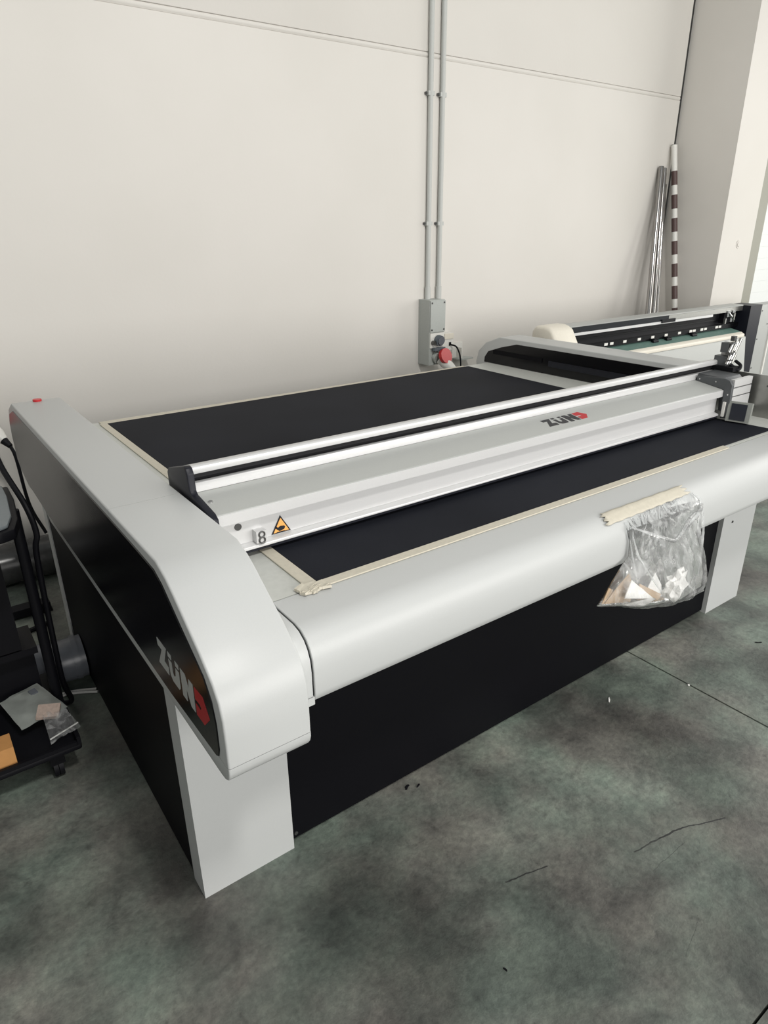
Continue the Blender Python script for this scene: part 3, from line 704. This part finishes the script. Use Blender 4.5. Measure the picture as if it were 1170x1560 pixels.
box('bracket_rib', (3.36, 3.37, WY - 0.07, WY - 0.012, 0.796, 0.87), 'white_plastic', cb, 0.002, 1)
# near-left socket box, cut by the photo's edge
socket_box(0.195, 0.80, 'grey socket box with red plug at left end of wall')
cee_plug(0.195, 0.80, 'red round power plug behind the trolley at left end of wall')

# ------------------------------------------------------------------ poles leaning in the corner
def pole(name, a, b, r, label, group=None, mat='steel'):
    a, b = Vector(a), Vector(b)
    o = thing(name, b, label, 'pole', group)
    tube('pole_tube', [b, a], r, mat, o, 16)
    bm = bmesh.new(); d = (a - b).normalized(); add_tube(bm, [a, a + d * 0.004], [r * 0.9, r * 0.9], 16); new_obj('pole_end', bm, 'screw', o)
    return o, a, b
gp = 'bare steel poles leaning on the wall'
pole('steel_pole', (5.575, 3.722, 2.13), (5.115, 3.30, 0.0), 0.024, 'steel pole on the left of the three leaning in the corner', gp, 'pole_steel')
pole('steel_pole', (5.628, 3.725, 2.12), (5.205, 3.30, 0.0), 0.020, 'steel pole in the middle of the three leaning in the corner', gp, 'pole_steel')
pole('steel_pole', (5.668, 3.728, 2.00), (5.285, 3.30, 0.0), 0.016, 'thinnest steel pole leaning beside the striped pole', gp, 'pole_steel')
o, a, b = pole('striped_pole', (5.705, 3.715, 2.30), (5.72, 3.32, 0.0), 0.024, 'white pole with brown red bands leaning in corner by the pillar', None, 'white_plastic')
d = (a - b); ln = d.length
for k in range(14):
    s = ln - 0.20 - k * 0.185
    if s - 0.11 < 0: break
    tube('colour_band', [b + d * ((s - 0.11) / ln), b + d * (s / ln)], 0.0248, 'brown', o, 16)

# ------------------------------------------------------------------ wide printer behind the table
pr = thing('wide_format_printer', (4.6, 2.9, 0), 'large format printer with black rail and teal platen behind the cutting table', 'printer')
prism('end_cover', [(2.90, 0.70), (2.90, 1.08), (2.87, 1.118), (2.80, 1.118), (2.755, 1.108), (2.735, 1.09), (2.66, 0.97), (2.64, 0.70)], 0, 3.22, 3.42, 'cream', pr, 0.02, 3, 25)
box('printer_body', (3.25, 5.46, 2.80, 3.12, 0.62, 0.90), 'white_plastic', pr, 0.006, 1)
box('back_plate', (3.42, 5.45, 2.865, 2.88, 0.90, 1.095), 'cable', pr, 0.004, 1)
prism('top_cover', [(2.75, 1.098), (2.75, 1.103), (2.765, 1.108), (2.86, 1.108), (2.86, 1.098)], 0, 3.40, 5.45, 'alu_grey', pr, 0.002, 1)
box('smoked_front', (3.40, 4.45, 2.752, 2.765, 1.064, 1.0975), 'smoked', pr, 0.002, 1)  # dark half of one front band; the split paints its reflections
box('front_bright_reflection', (4.45, 5.45, 2.752, 2.765, 1.064, 1.0975), 'steel', pr, 0.002, 1)  # silver reflection on the same band, painted as a steel half
box('light_strip', (3.42, 5.02, 2.750, 2.764, 1.046, 1.063), 'alu', pr, 0.002, 1)
rail = box('carriage_rail', (3.44, 5.44, 2.80, 2.86, 0.942, 1.06), 'cable', pr, 0.004, 1)
box('rail_groove', (3.44, 5.44, 2.79, 2.80, 1.005, 1.015), 'gloss_black', rail, 0.002, 1)
box('rail_shelf', (3.44, 5.44, 2.765, 2.80, 0.942, 0.975), 'gloss_black', rail, 0.003, 1)
for x in (3.79, 3.85, 3.99, 4.15, 4.305, 4.465, 4.63, 4.775, 4.82, 4.92, 4.97, 5.125, 5.17):
    box('number_label', (x - 0.017, x + 0.017, 2.762, 2.7655, 0.953, 0.969), 'white_plastic', rail, 0.001, 1)
for x in (4.31, 4.47, 4.79):
    r_ = disc('pinch_roller', (x - 0.03, 2.745, 0.934), (1, 0, 0), 0.012, 0.06, 'cable', rail, 12, 0.002)
    box('roller_arm', (x - 0.01, x + 0.01, 2.742, 2.77, 0.934, 0.953), 'cable', rail, 0.002, 1)
prism('platen', [(2.80, 0.940), (2.80, 0.932), (2.69, 0.908), (2.69, 0.916)], 0, 3.46, 5.36, 'teal', pr, 0.001, 1)
prism('platen_edge', [(2.689, 0.917), (2.66, 0.902), (2.657, 0.880), (2.689, 0.880)], 0, 3.46, 5.36, 'cream', pr, 0.003, 2)
prism('lower_apron', [(2.689, 0.879), (2.667, 0.879), (2.62, 0.55), (2.689, 0.55)], 0, 3.46, 5.40, 'alu_grey', pr, 0.003, 1)
for x0 in (3.5, 5.2):
    box('stand_leg', (x0, x0 + 0.08, 2.86, 3.04, 0.04, 0.62), 'cable', pr, 0.004, 1)
    box('stand_foot', (x0 - 0.01, x0 + 0.09, 2.62, 3.18, 0.0, 0.04), 'cable', pr, 0.004, 1)
hd = box('print_head', (5.20, 5.34, 2.76, 2.86, 0.985, 1.075), 'cable', pr, 0.006, 1)
for x0, x1, z0, z1, mt in ((5.215, 5.26, 1.03, 1.075, 'chrome'), (5.27, 5.30, 0.99, 1.04, 'chrome'), (5.315, 5.335, 1.0, 1.05, 'steel'), (5.29, 5.33, 1.055, 1.075, 'chrome'), (5.20, 5.215, 0.98, 1.02, 'steel')):
    box('head_part', (x0, x1, 2.745, 2.762, z0, z1), mt, hd, 0.003, 1)
tube('head_tube', spline([(5.235, 2.745, 1.06), (5.27, 2.735, 1.03), (5.30, 2.74, 1.02), (5.325, 2.748, 0.99)]), 0.005, 'chrome', hd, 6)
box('head_slider', (4.36, 4.52, 2.742, 2.751, 1.052, 1.075), 'cable', pr, 0.002, 1)
cab = box('side_cabinet', (5.615, 6.15, 2.705, 2.82, 0.0, 1.095), 'alu_grey', pr, 0.006, 1)
box('dark_front', (5.44, 5.614, 2.69, 2.86, 0.0, 1.103), 'charcoal', cab, 0.003, 1)
box('corner_trim', (5.83, 5.85, 2.695, 2.705, 0.05, 1.095), 'white_plastic', cab, 0.003, 1)
for x, z in ((5.66, 1.05), (5.66, 0.83), (5.78, 0.94), (5.66, 0.6)):
    disc('screw', (x, 2.705, z), (0, -1, 0), 0.006, 0.003, 'screw', cab, 10)

# ------------------------------------------------------------------ trolley at the left edge
ct = thing('trolley_cart', (-0.08, 2.2, 0), 'black metal trolley with grey top tray at left edge', 'trolley')
TX0, TX1, TY0, TY1 = -0.36, 0.205, 1.965, 2.45
prism('lower_tray', [(TX0, TY0), (TX1, TY0), (TX1, TY1), (TX0, TY1)], 2, 0.115, 0.135, 'cable', ct, 0.006, 2)
box('tray_lip', (TX1 - 0.012, TX1, TY0, TY1, 0.135, 0.165), 'cable', ct, 0.003, 1)
box('tray_lip', (TX0, TX1 - 0.013, TY0, TY0 + 0.012, 0.135, 0.148), 'cable', ct, 0.003, 1)
for x in (TX0 + 0.012, TX1 - 0.012):
    for y in (2.245,):
        tube('post', [(x, y, 0.136), (x, y, 0.86)], 0.017, 'cable', ct, 12)
tt = prism('top_tray', [(TX0, 1.985), (0.129, 1.985), (0.166, 2.0), (0.187, 2.08), (0.205, 2.27), (0.207, 2.40), (TX0, 2.42)], 2, 0.860, 0.892, 'cable', ct, 0.006, 2)
prism('tray_rim', [(TX0 + .01, 1.997), (0.122, 1.997), (0.152, 2.012), (0.172, 2.085), (0.188, 2.27), (0.190, 2.385), (TX0 + .01, 2.405)], 2, 0.8925, 0.904, 'tray', tt, 0.005, 2)
prism('tray_mat', [(TX0 + .03, 2.03), (0.105, 2.03), (0.125, 2.045), (0.145, 2.10), (0.160, 2.27), (0.162, 2.36), (TX0 + .03, 2.38)], 2, 0.9045, 0.907, 'grey_dark_plastic', tt, 0.001, 1)
box('storage_bin', (TX0 + 0.02, 0.125, 2.27, 2.44, 0.36, 0.84), 'cable', ct, 0.02, 2)
box('drawer_box', (TX0 + 0.02, 0.16, 2.33, 2.44, 0.136, 0.329), 'cable', ct, 0.01, 2)
box('shelf', (TX0, TX1 - 0.035, 2.27, 2.44, 0.33, 0.355), 'cable', ct, 0.006, 1)
for x, y in ((TX0 + 0.05, TY0 + 0.06), (TX1 - 0.075, TY0 + 0.06), (TX0 + 0.05, TY1 - 0.06), (TX1 - 0.06, TY1 - 0.06)):
    cs = box('castor_fork', (x - 0.022, x + 0.022, y - 0.02, y + 0.02, 0.06, 0.114), 'cable', ct, 0.005, 2)
    for s in (-1, 1):
        disc('castor_wheel', (x + s * 0.008 - 0.008, y + 0.012, 0.037), (1, 0, 0), 0.037, 0.014, 'cable', cs, 20, 0.004)

# things on the lower tray
bm = bmesh.new()
W_, H_ = 14, 14
corn = [Vector((0.02, 2.275)), Vector((0.146, 2.320)), Vector((0.204, 2.115)), Vector((0.058, 2.080))]
g = []
for j in range(H_ + 1):
    row = []
    for i in range(W_ + 1):
        p = corn[0].lerp(corn[1], i / W_).lerp(corn[3].lerp(corn[2], i / W_), j / H_)
        e = math.sin(math.pi * i / W_) * math.sin(math.pi * j / H_)
        row.append(bm.verts.new((p.x, p.y, 0.185 + 0.012 * e ** 0.5 + 0.006 * noise.noise(Vector((p.x * 30, p.y * 30, 1)))) ))
    g.append(row)
for j in range(H_):
    for i in range(W_): bm.faces.new([g[j][i], g[j][i + 1], g[j + 1][i + 1], g[j + 1][i]])
bmesh.ops.solidify(bm, geom=bm.faces[:], thickness=0.012)
M['pouch'] = speckle(principled('grey_poly_mailer', (0.50, 0.53, 0.50), 0.35), 14, 0.35, 0.3)
pch = new_obj('poly_mailer', bm, 'pouch'); tag(pch, 'flat grey plastic mailer lying on the trolley lower tray', 'package')
mk = prism('printed_mark', [(0.110, 2.262), (0.132, 2.268), (0.138, 2.240), (0.116, 2.234)], 2, 0.194, 0.2005, 'hose', pch)
bag2 = thing('zip_bag', (0.16, 2.06, 0.17), 'small clear zip bag with pink foam on front of trolley tray', 'bag')
foam = box('foam_pad', (-0.034, 0.034, -0.028, 0.028, -0.005, 0.006), speckle(principled('pink_foam', (0.42, 0.33, 0.28), 0.8), 120, 0.3, 0.6), bag2, 0.003, 2)
foam.location = Vector((0.145, 2.105, 0.200)) - Vector(bag2.location); foam.rotation_euler = (0.2, 0.1, -0.35)
bm = bmesh.new(); g = []
corn = [Vector((0.125, 2.10)), Vector((0.195, 2.08)), Vector((0.215, 1.985)), Vector((0.12, 1.955))]
for j in range(15):
    row = []
    for i in range(15):
        p = corn[0].lerp(corn[1], i / 14).lerp(corn[3].lerp(corn[2], i / 14), j / 14)
        row.append(bm.verts.new((p.x, p.y, 0.200 - 0.018 * (j / 14) + 0.014 * abs(noise.noise(Vector((p.x * 45, p.y * 45, 7))))) ))
    g.append(row)
for j in range(14):
    for i in range(14): bm.faces.new([g[j][i], g[j][i + 1], g[j + 1][i + 1], g[j + 1][i]])
new_obj('bag_film', bm, 'film', bag2)
tube('zip_strip', [(0.122, 1.975, 0.187), (0.212, 2.004, 0.190)], 0.0025, 'cable_white', bag2, 6)
ob = box('orange_envelope', (-0.10, 0.022, 1.985, 2.06, 0.1365, 0.205), 'orange_card', None, 0.004, 1)
tag(ob, 'orange cardboard packet on left of the trolley lower tray', 'package')

# hose, roll, cables, bar beside the machine
hs = thing('suction_hose', (0.22, 2.60, 0.0), 'thick grey suction hose running to side of cutting table', 'hose')
tube('hose_tube', spline([(0.345, 2.555, 0.092), (0.26, 2.56, 0.091), (0.16, 2.585, 0.091), (0.0, 2.68, 0.091), (-0.3, 2.86, 0.091)]), 0.085, 'hose', hs, 28)
for x in (0.325, 0.24):
    tube('hose_collar', [(x, 2.5565, 0.0915), (x - 0.02, 2.558, 0.0915)], 0.0895, 'hose', hs, 28)
rl = thing('material_roll', (-0.2, 3.60, 0.0), 'dark film wrapped material roll lying on floor along the wall', 'roll')
tube('roll_sheet', [(-0.9, 3.60, 0.105), (0.62, 3.60, 0.105)], 0.105, 'roll', rl, 32)
tube('roll_core', [(-0.92, 3.60, 0.105), (0.64, 3.60, 0.105)], 0.04, 'card', rl, 20)
bar = thing('floor_bar', (0.2, 3.2, 0), 'low black metal base bar on floor behind the hose', 'base')
box('bar_profile', (-0.35, 0.335, 3.17, 3.235, 0.012, 0.05), 'cable', bar, 0.008, 2)
for x in (-0.3, 0.29): box('bar_foot', (x, x + 0.05, 3.175, 3.23, 0.0, 0.012), 'cable', bar, 0.002, 1)
for i, (dy, lab) in enumerate(((0.0, 'white cable on floor beside the grey hose, nearer the camera'), (0.022, 'white cable on floor tucked against the grey hose'))):
    c = tube('floor_cable', spline([(0.345, 2.40 + dy, 0.0055), (0.27, 2.445 + dy * .6, 0.0055), (0.2, 2.452 + dy * .8, 0.0055), (0.1, 2.43 + dy, 0.0055)]), 0.0052, 'cable_white', None, 8)
    tag(c, lab, 'cable', 'white cables by the hose')
c = tube('hanging_cable', spline([(0.20, 2.60, 1.06), (0.205, 2.45, 0.955), (0.235, 2.30, 0.85), (0.245, 2.265, 0.76), (0.232, 2.262, 0.70), (0.225, 2.262, 0.5), (0.222, 2.27, 0.20), (0.24, 2.39, 0.011), (0.10, 2.52, 0.011)]), 0.0095, 'cable', None, 10)
tag(c, 'black cable hanging down beside the trolley post', 'cable')
c = tube('coiled_cable', spline([(0.30, 3.05, 0.012), (0.15, 3.02, 0.012), (0.02, 3.08, 0.012), (0.03, 3.30, 0.012), (0.14, 3.42, 0.012), (0.0, 3.46, 0.012), (-0.2, 3.40, 0.012), (-0.4, 3.45, 0.012)]), 0.011, 'cable', None, 8)
tag(c, 'black cable looped on the floor around the low bar', 'cable')

# ------------------------------------------------------------------ litter on the floor
def litter(px, py, w, l, rot, mat, label, cat='litter'):
    x, y = floor_pt(px, py)
    n = 9; outline = []
    for k in range(n):
        t = 2 * math.pi * k / n; q = random.uniform(0.55, 1.15)
        outline.append((w * q * math.cos(t), l * q * math.sin(t)))
    bm = prism_bm(outline, 2, 0.0, 0.0022)
    for v in bm.verts:
        if v.co.z > 0.001: v.co.z += random.uniform(0, 0.002)
    o = new_obj('litter', bm, mat, None, False); o.location = (x, y, 0.0); o.rotation_euler = (0, 0, rot)
    tag(o, label, cat, 'litter on the floor')
litter(928, 1066, 0.004, 0.016, -0.9, 'paper', 'tiny white paper sliver on floor before the black front panel')
litter(1049, 1044, 0.005, 0.006, 0.4, 'paper', 'tiny white crumb on the floor joint')
litter(1155, 979, 0.003, 0.016, 0.9, 'cable', 'thin dark sliver on floor right of the far leg')
litter(769, 1477, 0.0022, 0.008, 0.2, 'cable', 'small dark chip on floor at bottom centre')
litter(620, 1199, 0.006, 0.014, -1.1, 'cable', 'dark flake on floor near bottom edge of front panel')
litter(637, 1197, 0.004, 0.010, -1.2, 'cable', 'smaller dark flake beside the one by front panel')
